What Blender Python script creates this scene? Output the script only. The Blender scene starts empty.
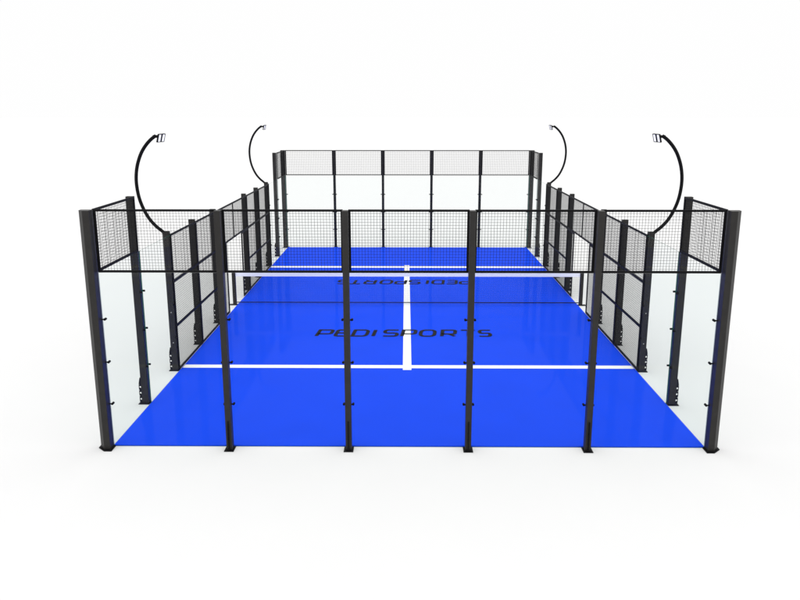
import bpy, bmesh, math
from mathutils import Vector

scene = bpy.context.scene
COL = scene.collection

# ------------------------------------------------------------------ materials
def new_mat(name):
    m = bpy.data.materials.new(name); m.use_nodes = True
    nt = m.node_tree; nt.nodes.clear()
    return m, nt, nt.nodes.new('ShaderNodeOutputMaterial')

def principled(name, color, rough=0.5, spec=0.3, metal=0.0, vary=0.0, scale=8.0, bump=0.0, bump_scale=300.0):
    m, nt, out = new_mat(name)
    p = nt.nodes.new('ShaderNodeBsdfPrincipled')
    p.inputs['Base Color'].default_value = (*color, 1)
    p.inputs['Roughness'].default_value = rough
    p.inputs['Specular IOR Level'].default_value = spec
    p.inputs['Metallic'].default_value = metal
    tc = nt.nodes.new('ShaderNodeTexCoord')
    if vary:
        n = nt.nodes.new('ShaderNodeTexNoise'); n.inputs['Scale'].default_value = scale
        n.inputs['Detail'].default_value = 6
        nt.links.new(tc.outputs['Object'], n.inputs['Vector'])
        r = nt.nodes.new('ShaderNodeMapRange')
        r.inputs['From Min'].default_value = 0.3; r.inputs['From Max'].default_value = 0.7
        r.inputs['To Min'].default_value = 1 - vary; r.inputs['To Max'].default_value = 1 + vary
        nt.links.new(n.outputs['Fac'], r.inputs['Value'])
        mx = nt.nodes.new('ShaderNodeVectorMath'); mx.operation = 'SCALE'
        mx.inputs[0].default_value = color
        nt.links.new(r.outputs['Result'], mx.inputs['Scale'])
        nt.links.new(mx.outputs['Vector'], p.inputs['Base Color'])
    if bump:
        n2 = nt.nodes.new('ShaderNodeTexNoise'); n2.inputs['Scale'].default_value = bump_scale
        nt.links.new(tc.outputs['Object'], n2.inputs['Vector'])
        b = nt.nodes.new('ShaderNodeBump'); b.inputs['Strength'].default_value = bump
        b.inputs['Distance'].default_value = 0.002
        nt.links.new(n2.outputs['Fac'], b.inputs['Height'])
        nt.links.new(b.outputs['Normal'], p.inputs['Normal'])
    nt.links.new(p.outputs['BSDF'], out.inputs['Surface'])
    return m

def schlick(nt, f0, k):
    lw = nt.nodes.new('ShaderNodeLayerWeight'); lw.inputs['Blend'].default_value = .5
    pw = nt.nodes.new('ShaderNodeMath'); pw.operation = 'POWER'; pw.inputs[1].default_value = 5
    nt.links.new(lw.outputs['Facing'], pw.inputs[0])
    ma = nt.nodes.new('ShaderNodeMath'); ma.operation = 'MULTIPLY_ADD'
    ma.inputs[1].default_value = k; ma.inputs[2].default_value = f0
    nt.links.new(pw.outputs[0], ma.inputs[0])
    return ma.outputs[0]

def court_mat():
    m = principled('blue_turf', (.0115, .072, .84), rough=.9, spec=0, vary=.03, scale=1.3, bump=.02, bump_scale=160)
    nt = m.node_tree
    p = next(n for n in nt.nodes if n.type == 'BSDF_PRINCIPLED'); out = next(n for n in nt.nodes if n.type == 'OUTPUT_MATERIAL')
    g = nt.nodes.new('ShaderNodeBsdfGlossy'); g.inputs['Roughness'].default_value = .045
    mx = nt.nodes.new('ShaderNodeMixShader')
    nt.links.new(schlick(nt, .006, .05), mx.inputs['Fac'])
    nt.links.new(p.outputs['BSDF'], mx.inputs[1]); nt.links.new(g.outputs['BSDF'], mx.inputs[2])
    nt.links.new(mx.outputs['Shader'], out.inputs['Surface'])
    return m

def glass_mat():
    m, nt, out = new_mat('clear_glass')
    t = nt.nodes.new('ShaderNodeBsdfTransparent'); t.inputs['Color'].default_value = (.969, .981, .979, 1)
    g = nt.nodes.new('ShaderNodeBsdfGlossy'); g.inputs['Roughness'].default_value = 0.0
    f = schlick(nt, .002, .03)
    mx = nt.nodes.new('ShaderNodeMixShader')
    nt.links.new(f, mx.inputs['Fac'])
    nt.links.new(t.outputs['BSDF'], mx.inputs[1]); nt.links.new(g.outputs['BSDF'], mx.inputs[2])
    nt.links.new(mx.outputs['Shader'], out.inputs['Surface'])
    return m

def lens_mat():
    m = principled('lens_white', (.85, .86, .88), rough=.25, spec=.4, vary=.02, scale=30)
    p = next(n for n in m.node_tree.nodes if n.type == 'BSDF_PRINCIPLED')
    p.inputs['Emission Color'].default_value = (1, 1, 1, 1); p.inputs['Emission Strength'].default_value = .4   # slight glow added to the lens so it stays near white
    return m

M = dict(
    ground=principled('white_ground', (.80, .80, .80), rough=.9, spec=.0, vary=.004, scale=.6),
    court=court_mat(),
    line=principled('white_paint', (.95, .95, .95), rough=.6, spec=.1, vary=.01, scale=20),
    ink=principled('black_paint', (.008, .008, .012), rough=.6, spec=.05, vary=.1, scale=20),
    steel=principled('black_powder_coat', (.019, .0178, .017), rough=.42, spec=.22, vary=.12, scale=9, bump=.08, bump_scale=500),
    rail=principled('black_rail', (.007, .007, .008), rough=.55, spec=.05, vary=.12, scale=9),
    wire=principled('black_wire', (.012, .012, .012), rough=.6, spec=.06, vary=.1, scale=20),
    bolt=principled('zinc_bolt', (.55, .55, .55), rough=.35, spec=.5, metal=.8, vary=.05, scale=40),
    glass=glass_mat(),
    glass_edge=principled('glass_edge', (.01, .13, .10), rough=.2, spec=.4, vary=.1, scale=10),
    net=principled('net_cord', (.02, .02, .022), rough=.8, spec=.1, vary=.1, scale=20),
    band=principled('net_band', (.93, .93, .94), rough=.7, spec=.1, vary=.02, scale=15),
    lens=lens_mat(),
)

# ------------------------------------------------------------------ mesh helpers
class MB:
    def __init__(s): s.v = []; s.f = []; s.mi = []
    def add(s, vs, fs, mi=0):
        b = len(s.v); s.v += [tuple(v) for v in vs]
        for f in fs: s.f.append([b + i for i in f]); s.mi.append(mi)
    def box(s, x0, x1, y0, y1, z0, z1, mi=0):
        x0, x1 = min(x0, x1), max(x0, x1); y0, y1 = min(y0, y1), max(y0, y1); z0, z1 = min(z0, z1), max(z0, z1)
        s.add([(x0, y0, z0), (x1, y0, z0), (x1, y1, z0), (x0, y1, z0), (x0, y0, z1), (x1, y0, z1), (x1, y1, z1), (x0, y1, z1)],
              [(0, 3, 2, 1), (4, 5, 6, 7), (0, 1, 5, 4), (1, 2, 6, 5), (2, 3, 7, 6), (3, 0, 4, 7)], mi)
        return s
    def prism(s, pts, z0, z1):
        a = sum(pts[i][0] * pts[(i + 1) % len(pts)][1] - pts[(i + 1) % len(pts)][0] * pts[i][1] for i in range(len(pts)))
        if a < 0: pts = pts[::-1]
        n = len(pts)
        s.add([(x, y, z0) for x, y in pts] + [(x, y, z1) for x, y in pts],
              [tuple(range(n))[::-1], tuple(range(n, 2 * n))] + [(i, (i + 1) % n, n + (i + 1) % n, n + i) for i in range(n)])
        return s
    def rod(s, a, b, r, n=6, caps=True):
        a, b = Vector(a), Vector(b); d = (b - a).normalized()
        u = d.orthogonal().normalized(); w = d.cross(u)
        ring = lambda c: [c + r * (math.cos(2 * math.pi * k / n) * u + math.sin(2 * math.pi * k / n) * w) for k in range(n)]
        fs = [(i, (i + 1) % n, n + (i + 1) % n, n + i) for i in range(n)]
        if caps: fs += [tuple(range(n))[::-1], tuple(range(n, 2 * n))]
        s.add(ring(a) + ring(b), fs)
        return s
    def tube(s, pts, r, n=14):
        pts = [Vector(p) for p in pts]; rings = []; u = None
        for i, p in enumerate(pts):
            d = (pts[min(i + 1, len(pts) - 1)] - pts[max(i - 1, 0)]).normalized()
            u = d.orthogonal().normalized() if u is None else (u - d * u.dot(d)).normalized()
            w = d.cross(u)
            rings += [p + r * (math.cos(2 * math.pi * k / n) * u + math.sin(2 * math.pi * k / n) * w) for k in range(n)]
        m = len(pts)
        fs = [(i * n + k, i * n + (k + 1) % n, (i + 1) * n + (k + 1) % n, (i + 1) * n + k) for i in range(m - 1) for k in range(n)]
        fs += [tuple(range(n))[::-1], tuple(range((m - 1) * n, m * n))]
        s.add(rings, fs)
        return s
    def build(s, name, mats, parent=None, bevel=0.0, smooth=False):
        me = bpy.data.meshes.new(name); me.from_pydata(s.v, [], s.f)
        for m in (mats if isinstance(mats, (list, tuple)) else [mats]): me.materials.append(m)
        for p, i in zip(me.polygons, s.mi): p.material_index = i; p.use_smooth = smooth
        me.validate(); me.update()
        if bevel:
            bm = bmesh.new(); bm.from_mesh(me)
            es = [e for e in bm.edges if e.is_manifold and e.calc_face_angle(0) > .4]
            bmesh.ops.bevel(bm, geom=es, offset=bevel, segments=2, affect='EDGES', profile=.6)
            bm.to_mesh(me); bm.free()
        o = bpy.data.objects.new(name, me); COL.objects.link(o)
        if parent: o.parent = parent
        return o

def tag(o, label=None, cat=None, group=None, kind=None):
    if label: o['label'] = label
    if cat: o['category'] = cat
    if group: o['group'] = group
    if kind: o['kind'] = kind
    return o

def thing(name, loc, label, cat, group=None):
    o = bpy.data.objects.new(name, None); COL.objects.link(o)
    o.location = loc; o.empty_display_size = .3
    return tag(o, label, cat, group, 'thing')

# ------------------------------------------------------------------ setting
GZ = -.022                                   # ground level, the court slab is 22 mm proud of it
R = 900.0
mb = MB(); n = 96
mb.add([(R * math.cos(2 * math.pi * k / n), R * math.sin(2 * math.pi * k / n), GZ) for k in range(n)], [tuple(range(n))])
tag(mb.build('ground', M['ground']), 'plain white ground surrounding the blue court', 'ground', kind='structure')

court = MB().box(-5, 5, 0, 20, GZ + .001, 0).build('court_floor', M['court'])
tag(court, 'smooth bright blue sports court floor with white lines and black lettering', 'court floor', kind='structure')
MB().box(-.11, .08, 3.98, 16.02, .0005, .0045).build('court_line', M['line'], court)
for y, w in ((4.205, .105), (15.70, .13)):
    MB().box(-4.985, 4.985, y - w, y + w, .0005, .004).build('court_line', M['line'], court)

# lettering: every letter is a set of strokes in a unit box, painted on the floor
def arc(cx, cy, rx, ry, a0, a1, k=6):
    return [(cx + rx * math.cos(math.radians(a0 + (a1 - a0) * i / k)), cy + ry * math.sin(math.radians(a0 + (a1 - a0) * i / k))) for i in range(k + 1)]
cr, cy_ = .2, .13
GLYPH = {
    'P': [[(0, 0), (0, 1), (1 - cr, 1)] + arc(1 - cr, 1 - cy_, cr, cy_, 90, 0)[1:] + [(1, .36 + cy_)] + arc(1 - cr, .36 + cy_, cr, cy_, 0, -90)[1:] + [(0, .36)]],
    'E': [[(1, 1), (cr, 1)] + arc(cr, 1 - cy_, cr, cy_, 90, 180)[1:] + [(0, cy_)] + arc(cr, cy_, cr, cy_, 180, 270)[1:] + [(1, 0)], [(0, .5), (.92, .5)]],
    'D': [[(0, 0), (0, 1), (.7, 1)] + arc(.7, .7, .3, .3, 90, 0)[1:] + [(1, .3)] + arc(.7, .3, .3, .3, 0, -90)[1:] + [(0, 0)]],
    'I': [[(0, 0), (0, 1)]],
    'S': [[(1, 1), (cr, 1)] + arc(cr, .75, cr, .25, 90, 270, 8)[1:] + [(1 - cr, .5)] + arc(1 - cr, .25, cr, .25, 90, -90, 8)[1:] + [(0, 0)]],
    'O': [[(.5, 1), (.32, 1)] + arc(.32, .68, .32, .32, 90, 180)[1:] + arc(.32, .32, .32, .32, 180, 270) + arc(.68, .32, .32, .32, 270, 360) + arc(.68, .68, .32, .32, 0, 90) + [(.5, 1)]],
    'R': [[(0, 0), (0, 1), (1 - cr, 1)] + arc(1 - cr, 1 - cy_, cr, cy_, 90, 0)[1:] + [(1, .36 + cy_)] + arc(1 - cr, .36 + cy_, cr, cy_, 0, -90)[1:] + [(0, .36)], [(.55, .36), (1, 0)]],
    'T': [[(0, 1), (1, 1)], [(.56, 1), (.56, 0)]],
}
SPANS = [('P', -2.33, -1.90), ('E', -1.86, -1.46), ('D', -1.42, -.98), ('I', -.90, -.80), ('S', -.64, -.21),
         ('P', -.17, .24), ('O', .29, .74), ('R', .84, 1.26), ('T', 1.31, 1.76), ('S', 1.79, 2.16)]

def ribbon(mb, pts, w, z, closed=False):
    P = [Vector((x, y, 0)) for x, y in pts]; L = []; Rr = []
    for i, p in enumerate(P):
        a = P[i - 1] if i else (P[-2] if closed else None)
        b = P[i + 1] if i < len(P) - 1 else (P[1] if closed else None)
        d1 = (p - a).normalized() if a is not None else None
        d2 = (b - p).normalized() if b is not None else None
        d1 = d1 or d2; d2 = d2 or d1
        t = d1 + d2
        t = t.normalized() if t.length > 1e-6 else d1
        nrm = Vector((-t.y, t.x, 0)); c = max(.5, nrm.dot(Vector((-d1.y, d1.x, 0))))
        L.append(p + nrm * (w / 2 / c)); Rr.append(p - nrm * (w / 2 / c))
    n = len(P)
    mb.add([(v.x, v.y, z) for v in L] + [(v.x, v.y, z) for v in Rr], [(n + i, n + i + 1, i + 1, i) for i in range(n - 1)])

def lettering(flip):
    mb = MB(); k = 0
    for ch, x0, x1 in SPANS:
        w = .095; a, b, y0, y1 = x0 + w / 2, x1 - w / 2, 6.585 + w / 2, 7.24 - w / 2
        for st in GLYPH[ch]:
            pts = []
            for u, v in st:
                x = (a + (b - a) * u) if ch != 'I' else (x0 + x1) / 2
                y = y0 + (y1 - y0) * v; x += .05 * (v - .5)
                pts.append((x, y))
            if flip: pts = [(-.18 - x, 20.0 - y) for x, y in pts]
            closed = (Vector(pts[0]) - Vector(pts[-1])).length < 1e-4
            ribbon(mb, pts, w, .0065 + .0004 * k, closed); k = (k + 1) % 3
    return mb.build('lettering', M['ink'], court)
tag(lettering(False), 'black lettering reading the right way up')
tag(lettering(True), 'black lettering turned upside down beyond the net')

# ------------------------------------------------------------------ fence pieces (local frame: s = outward sign)
WR = .0024
def wires(mb, axis, c, a0, a1, z0, z1, step=.0478):
    """welded wire mesh in the plane x=c (axis 'x') or y=c (axis 'y')"""
    pt = (lambda a, d, z: (c + d, a, z)) if axis == 'x' else (lambda a, d, z: (a, c + d, z))
    k = max(1, round((a1 - a0) / step))
    for i in range(1, k):
        a = a0 + (a1 - a0) * i / k
        mb.rod(pt(a, WR, z0), pt(a, WR, z1), WR, 6, False)
    k = max(1, round((z1 - z0) / step))
    for i in range(1, k):
        z = z0 + (z1 - z0) * i / k
        mb.rod(pt(a0, -WR, z), pt(a1, -WR, z), WR, 6, False)

def panel(parent, axis, c, a0, a1, z0, z1, rails=(), mull=(), fw=.034, fd=.026, rw=.05):
    """a framed wire mesh panel: the wire grid is the part, its frame the sub-part"""
    w = MB(); wires(w, axis, c, a0 + fw * .5, a1 - fw * .5, z0 + fw * .5, z1 - fw * .5)
    p = w.build('mesh_panel', M['wire'], parent)
    f = MB()
    def bx(u0, u1, w0, w1, d=fd):
        if axis == 'x': f.box(c - d / 2, c + d / 2, u0, u1, w0, w1)
        else: f.box(u0, u1, c - d / 2, c + d / 2, w0, w1)
    bx(a0, a1, z1 - fw, z1); bx(a0, a1, z0, z0 + fw)
    bx(a0, a0 + fw, z0 + fw, z1 - fw); bx(a1 - fw, a1, z0 + fw, z1 - fw)
    for r in rails: bx(a0 + fw, a1 - fw, r - rw / 2, r + rw / 2, fd * 1.15)
    for m in mull: bx(m - fw / 2, m + fw / 2, z0 + fw, z1 - fw, fd * .9)
    f.build('frame', M['rail'], p)
    return p

def glass_pane(parent, axis, c, a0, a1, z0, z1):
    t = .006; g = MB()
    if axis == 'x': g.box(c - t, c + t, a0, a1, z0, z1)
    else: g.box(a0, a1, c - t, c + t, z0, z1)
    big = (3, 5) if axis == 'x' else (2, 4)          # the two large faces keep the clear glass
    g.mi = [0 if i in big else 1 for i in range(6)]
    return g.build('glass_panel', [M['glass'], M['glass_edge']], parent)

def gusset_mesh(along, out0, out1, h, a, thick, axis, sgn):
    """a tapered stiffener plate with three bolt holes, standing on the outer face of a post.
    out0/out1: distance range outward, a: centre along the fence"""
    mb = MB(); d = out1 - out0; N = 12
    holes = [(.42, .07), (.42, .19), (.38, .31)]; rr = .019
    # front outline built as a grid strip with octagonal holes
    def P(o, z, t):
        q = sgn * (out0 + o)
        return (q, a + t, z) if axis == 'x' else (a + t, q, z)
    # cells between z levels; each cell either solid or holed
    zs = [0, .13, .25, .37, h]
    wid = lambda z: d * (1 if z < .37 else 1 - .45 * (z - .37) / (h - .37))
    for side in (-thick / 2, thick / 2):
        for ci in range(4):
            z0, z1 = zs[ci], zs[ci + 1]
            q = [(0, z0), (wid(z0), z0), (wid(z1), z1), (0, z1)]
            if ci == 3:
                mb.add([P(o, z, side) for o, z in q], [(0, 1, 2, 3)])
            else:
                cx, cz = d * .5, (z0 + z1) / 2
                outer = []
                for k in range(16):
                    ang = 2 * math.pi * k / 16 + math.pi / 16; dx, dz = math.cos(ang), math.sin(ang)
                    s_ = min((d / 2) / abs(dx) if abs(dx) > 1e-6 else 9, ((z1 - z0) / 2) / abs(dz) if abs(dz) > 1e-6 else 9)
                    outer.append((cx + dx * s_, cz + dz * s_))
                inner = [(cx + rr * math.cos(2 * math.pi * k / 16 + math.pi / 16), cz + rr * math.sin(2 * math.pi * k / 16 + math.pi / 16)) for k in range(16)]
                mb.add([P(o, z, side) for o, z in outer + inner], [(k, (k + 1) % 16, 16 + (k + 1) % 16, 16 + k) for k in range(16)])
    # rims
    prof = [(d, 0), (d, .37), (wid(h), h), (0, h)]
    for (o0, z0), (o1, z1) in zip(prof, prof[1:]):
        mb.add([P(o0, z0, -thick / 2), P(o1, z1, -thick / 2), P(o1, z1, thick / 2), P(o0, z0, thick / 2)], [(0, 1, 2, 3)])
    return mb

POST_W, POST_IN, POST_OUT = .10, .034, .172
CLAMP_Z = (.75, 1.48, 2.21)

def clamp(post, axis, sgn, a, side, z, inner):
    """glass clamp: short arm with a round pad that bears on the pane"""
    m = MB(); q = sgn * inner; a1 = a + side * .078
    def P(al, o, zz): return (q + sgn * o, al, zz) if axis == 'x' else (al, q + sgn * o, zz)
    m.rod(P(a + side * .03, .014, z), P(a1, .014, z), .014, 8)
    m.rod(P(a1, -.030, z), P(a1, .020, z), .019, 14)
    return m.build('clamp', M['rail'], post)

def post(parent, axis, base, sgn, a, h, clamps=(), bolts=False):
    """box post outside the line |x|=base or |y - ...|; base is added to the outward distance"""
    i, o, w = base + POST_IN, base + POST_OUT, POST_W / 2
    m = MB()
    if axis == 'x': m.box(sgn * i, sgn * o, a - w, a + w, GZ + .012, h)
    else: m.box(a - w, a + w, sgn * i, sgn * o, GZ + .012, h)
    p = m.build('post', M['steel'], parent, bevel=.007)
    pl = MB()
    if axis == 'x': pl.box(sgn * (i - .01), sgn * (o + .062), a - .08, a + .08, GZ + .0005, GZ + .0125)
    else: pl.box(a - .08, a + .08, sgn * (i - .01), sgn * (o + .062), GZ + .0005, GZ + .0125)
    pl.build('base_plate', M['rail'], p)
    gusset_mesh(None, o - .002, o + .055, .50, a, .012, axis, sgn).build('gusset', M['rail'], p)
    for side in clamps:
        for z in CLAMP_Z: clamp(p, axis, sgn, a, side, z, base + .020)
    if bolts:
        for z in (.62, 1.3):
            b = MB(); b.rod((sgn * (i + .07), a - w - .006, z), (sgn * (i + .07), a - w + .002, z), .011, 8)
            b.build('bolt', M['bolt'], p)
    return p

def corner_post(parent, sx, sgn):
    """chamfered corner post with a chamfered foot; local y=0 is the end line, sgn the outward direction of the end"""
    X = lambda v: sx * (5 + v); Y = lambda v: sgn * v
    m = MB().prism([(X(.003), Y(-.003)), (X(.003), Y(.172)), (X(.105), Y(.172)), (X(.19), Y(.087)), (X(.19), Y(-.003))], GZ + .012, 4.0)
    p = m.build('corner_post', M['steel'], parent, bevel=.005)
    MB().prism([(X(-.035), Y(.022)), (X(-.035), Y(.235)), (X(.09), Y(.235)), (X(.225), Y(.1)), (X(.225), Y(-.05)), (X(.04), Y(-.05))],
               GZ + .0005, GZ + .014).build('base_plate', M['rail'], p)
    for z in CLAMP_Z:
        m = MB()
        m.rod((X(.06), Y(.034), z), (X(-.045), Y(.034), z), .012, 8)
        m.rod((X(-.045), Y(-.018), z), (X(-.045), Y(.046), z), .02, 14)
        m.build('clamp', M['rail'], p)
    return p

# ------------------------------------------------------------------ two glass ends
def end_fence(y, sgn, label):
    t = thing('glass_fence', (0, y, 0), label, 'glass fence', 'glass end fences')
    for sx in (-1, 1): corner_post(t, sx, sgn)
    xs = [-5, -3, -1, 1, 3, 5]
    for x in xs[1:-1]: post(t, 'y', 0, sgn, x, 4.0, clamps=(-1, 1))
    for a, b in zip(xs, xs[1:]):
        a_ = a + (.045 if a > -5 else .012); b_ = b - (.045 if b < 5 else .012)
        glass_pane(t, 'y', sgn * .010, a + .006, b - .006, -.018, 2.985)
        panel(t, 'y', sgn * .014, a_, b_, 2.99, 4.005)
    return t
end_fence(0, -1, 'glass fence with wire mesh top in front of the blue court, the near end')
end_fence(20, 1, 'glass fence with wire mesh top at the far end of the court beyond the net')

# ------------------------------------------------------------------ two mesh sides
def side_fence(s, label):
    t = thing('mesh_fence', (s * 5, 0, 0), label, 'mesh fence', 'mesh side fences')
    c = s * .016
    for y in (2, 18): post(t, 'x', 0, s, y, 4.0, clamps=(-1, 1))
    for y in (4, 6, 8, 12, 14, 16): post(t, 'x', 0, s, y, 3.045, clamps=((-1,) if y == 4 else (1,) if y == 16 else ()), bolts=y in (4,))
    for a, b in ((0, 2), (2, 4), (16, 18), (18, 20)): glass_pane(t, 'x', s * .012, a + .008, b - .008, -.018, 2.985)
    for a, b in ((0, 2), (18, 20)):
        panel(t, 'x', c, a + (.03 if a == 0 else .045), b - (.03 if b == 20 else .045), 2.99, 4.005, fw=.038)
    for a, b in ((4, 6), (6, 8), (12, 14), (14, 16)):
        e0 = -.03 if a == 4 else .001; e1 = -.03 if b == 16 else .001
        panel(t, 'x', c, a + e0, b - e1, .006, 3.0, rails=(1.0, 1.98), fw=.042, rw=.055)
    # the doorway by the net: mesh band above, narrow mesh wings either side of the opening
    panel(t, 'x', c, 8.001, 11.999, 1.98, 3.0, mull=(10.0,), fw=.042)
    for a, b in ((8.001, 9.0), (11.0, 11.999)): panel(t, 'x', c, a, b, .006, 1.979, fw=.05)
    return t
side_fence(-1, 'wire mesh fence with glass ends and doorway along the left side of the court')
side_fence(1, 'wire mesh fence with glass ends and doorway along the right side of the court')

# ------------------------------------------------------------------ net
net = thing('court_net', (0, 10, 0), 'low black net with a white top band stretched across the blue court', 'net')
for s in (-1, 1):
    p = MB().box(s * 5.035, s * 5.135, -.045, .045, GZ + .012, .965).build('net_post', M['steel'], net, bevel=.006)
    MB().box(s * 5.0, s * 5.24, -.07, .07, GZ + .001, GZ + .0125).build('base_plate', M['rail'], p)
nm = MB(); x0, x1 = -5.03, 5.03; nr = .0013
k = round((x1 - x0) / .042)
sag = lambda x: .0
for i in range(k + 1):
    x = x0 + (x1 - x0) * i / k; nm.rod((x, 0, .06), (x, 0, .85), nr, 5, False)
for j in range(19):
    z = .09 + .042 * j; nm.rod((x0, .003, z), (x1, .003, z), nr, 5, False)
nm.build('netting', M['net'], net)
MB().box(x0, x1, -.012, .012, .835, .95).build('top_band', M['band'], net, bevel=.004)
MB().rod((x0, 0, .055), (x1, 0, .055), .014, 8).build('bottom_cord', M['net'], net, smooth=True)
MB().rod((x0, 0, .957), (x1, 0, .957), .007, 8).build('top_cable', M['net'], net, smooth=True)

# ------------------------------------------------------------------ floodlights
ARC = [(0, 2.93), (-.035, 3.01), (-.1, 3.075), (-.2, 3.16), (-.32, 3.30), (-.42, 3.48), (-.50, 3.70), (-.54, 3.93), (-.545, 4.17), (-.505, 4.41),
       (-.42, 4.64), (-.315, 4.81), (-.19, 4.945), (-.075, 5.03)]
def smooth_path(pts, k=5):
    out = []
    for i in range(len(pts) - 1):
        p0, p1, p2, p3 = (Vector((*pts[max(0, min(len(pts) - 1, j))], 0)) for j in (i - 1, i, i + 1, i + 2))
        for q in range(k):
            u = q / k
            out.append(.5 * ((2 * p1) + (p2 - p0) * u + (2 * p0 - 5 * p1 + 4 * p2 - p3) * u * u + (3 * p1 - p0 - 3 * p2 + p3) * u ** 3))
    out.append(Vector((*pts[-1], 0)))
    return out

def floodlight(s, y, label):
    t = thing('floodlight', (s * 5.105, y, 3.04), label, 'floodlight', 'curved floodlights on the side fences')
    X = lambda v: -s * v                                 # v<0 is outward
    arm = MB().tube([(X(p.x), 0, p.y - 3.04) for p in smooth_path(ARC)], .035).build('arm', M['rail'], t, smooth=True)
    MB().box(X(-.06), X(.06), -.045, .045, .006, .016).build('mounting_plate', M['rail'], arm)
    # bracket: gusset at the tip and a cross bar carrying the two lamps
    b = MB()
    b.prism([(X(-.135), -.012), (X(.008), -.03), (X(.008), .03), (X(-.135), .012)], 1.945, 2.002)
    b.rod((X(-.012), -.2, 1.965), (X(-.012), .2, 1.965), .012, 8)
    b.build('bracket', M['rail'], arm)
    ang = math.radians(14)                               # lamps lean so the lens looks in and down
    for yc in (-.122, .122):
        c = Vector((X(.03), yc, 1.945))
        e1 = Vector((0, 1, 0)); e3 = Vector((X(math.cos(ang)), 0, -math.sin(ang))); e2 = Vector((X(math.sin(ang)), 0, math.cos(ang)))
        hw, hh = .1, .085
        def slab(mb, u0, u1, v0, v1, d0, d1):
            vs = [c + e1 * u + e2 * v + e3 * d for d in (d0, d1) for (u, v) in ((u0, v0), (u1, v0), (u1, v1), (u0, v1))]
            mb.add(vs, [(0, 3, 2, 1), (4, 5, 6, 7), (0, 1, 5, 4), (1, 2, 6, 5), (2, 3, 7, 6), (3, 0, 4, 7)])
        m = MB()
        slab(m, -hw, hw, -hh, hh, -.014, -.008)           # back
        slab(m, -hw, hw, hh - .012, hh, -.0079, .016); slab(m, -hw, hw, -hh, -hh + .012, -.0079, .016)
        slab(m, -hw, -hw + .02, -hh + .0121, hh - .0121, -.0079, .016); slab(m, hw - .02, hw, -hh + .0121, hh - .0121, -.0079, .016)
        lamp = m.build('lamp', M['rail'], t)
        l = MB(); slab(l, -hw + .0205, hw - .0205, -hh + .0125, hh - .0125, -.0078, .010)
        l.build('lens', M['lens'], lamp)
    return t
floodlight(-1, 4, 'curved black floodlight with two lamps on left mesh fence, the end nearer the camera')
floodlight(1, 4, 'curved black floodlight with two lamps on right mesh fence, the end nearer the camera')
floodlight(-1, 16, 'curved black floodlight with two lamps on left mesh fence, beyond the net')
floodlight(1, 16, 'curved black floodlight with two lamps on right mesh fence, beyond the net')

# ------------------------------------------------------------------ light: an even white studio
w = bpy.data.worlds.new('World'); scene.world = w; w.use_nodes = True
bg = w.node_tree.nodes['Background']
bg.inputs['Color'].default_value = (1, 1, 1, 1); bg.inputs['Strength'].default_value = .995
sun = bpy.data.lights.new('fill_sun', 'SUN'); sun.energy = 1.17; sun.angle = math.radians(150); sun.color = (1, .992, .982)  # added wide-angle sun, fills the ground up to white
so = bpy.data.objects.new('fill_sun', sun); COL.objects.link(so)
so.rotation_euler = (math.radians(40), 0, 0); so.location = (0, -6, 14)

# ------------------------------------------------------------------ camera
cam = bpy.data.cameras.new('camera'); co = bpy.data.objects.new('camera', cam); COL.objects.link(co)
co.location = (-.0455, -12.2511, 5.4846)
co.rotation_euler = (math.pi / 2 - .2361, 0, .0078)
cam.sensor_width = 36; cam.lens = 777.9 / 800 * 36
cam.clip_start = .1; cam.clip_end = 3000
scene.camera = co

scene.view_settings.view_transform = 'Standard'; scene.view_settings.look = 'None'
scene.view_settings.exposure = 0; scene.view_settings.gamma = 1
scene.cycles.max_bounces = 12; scene.cycles.transparent_max_bounces = 32
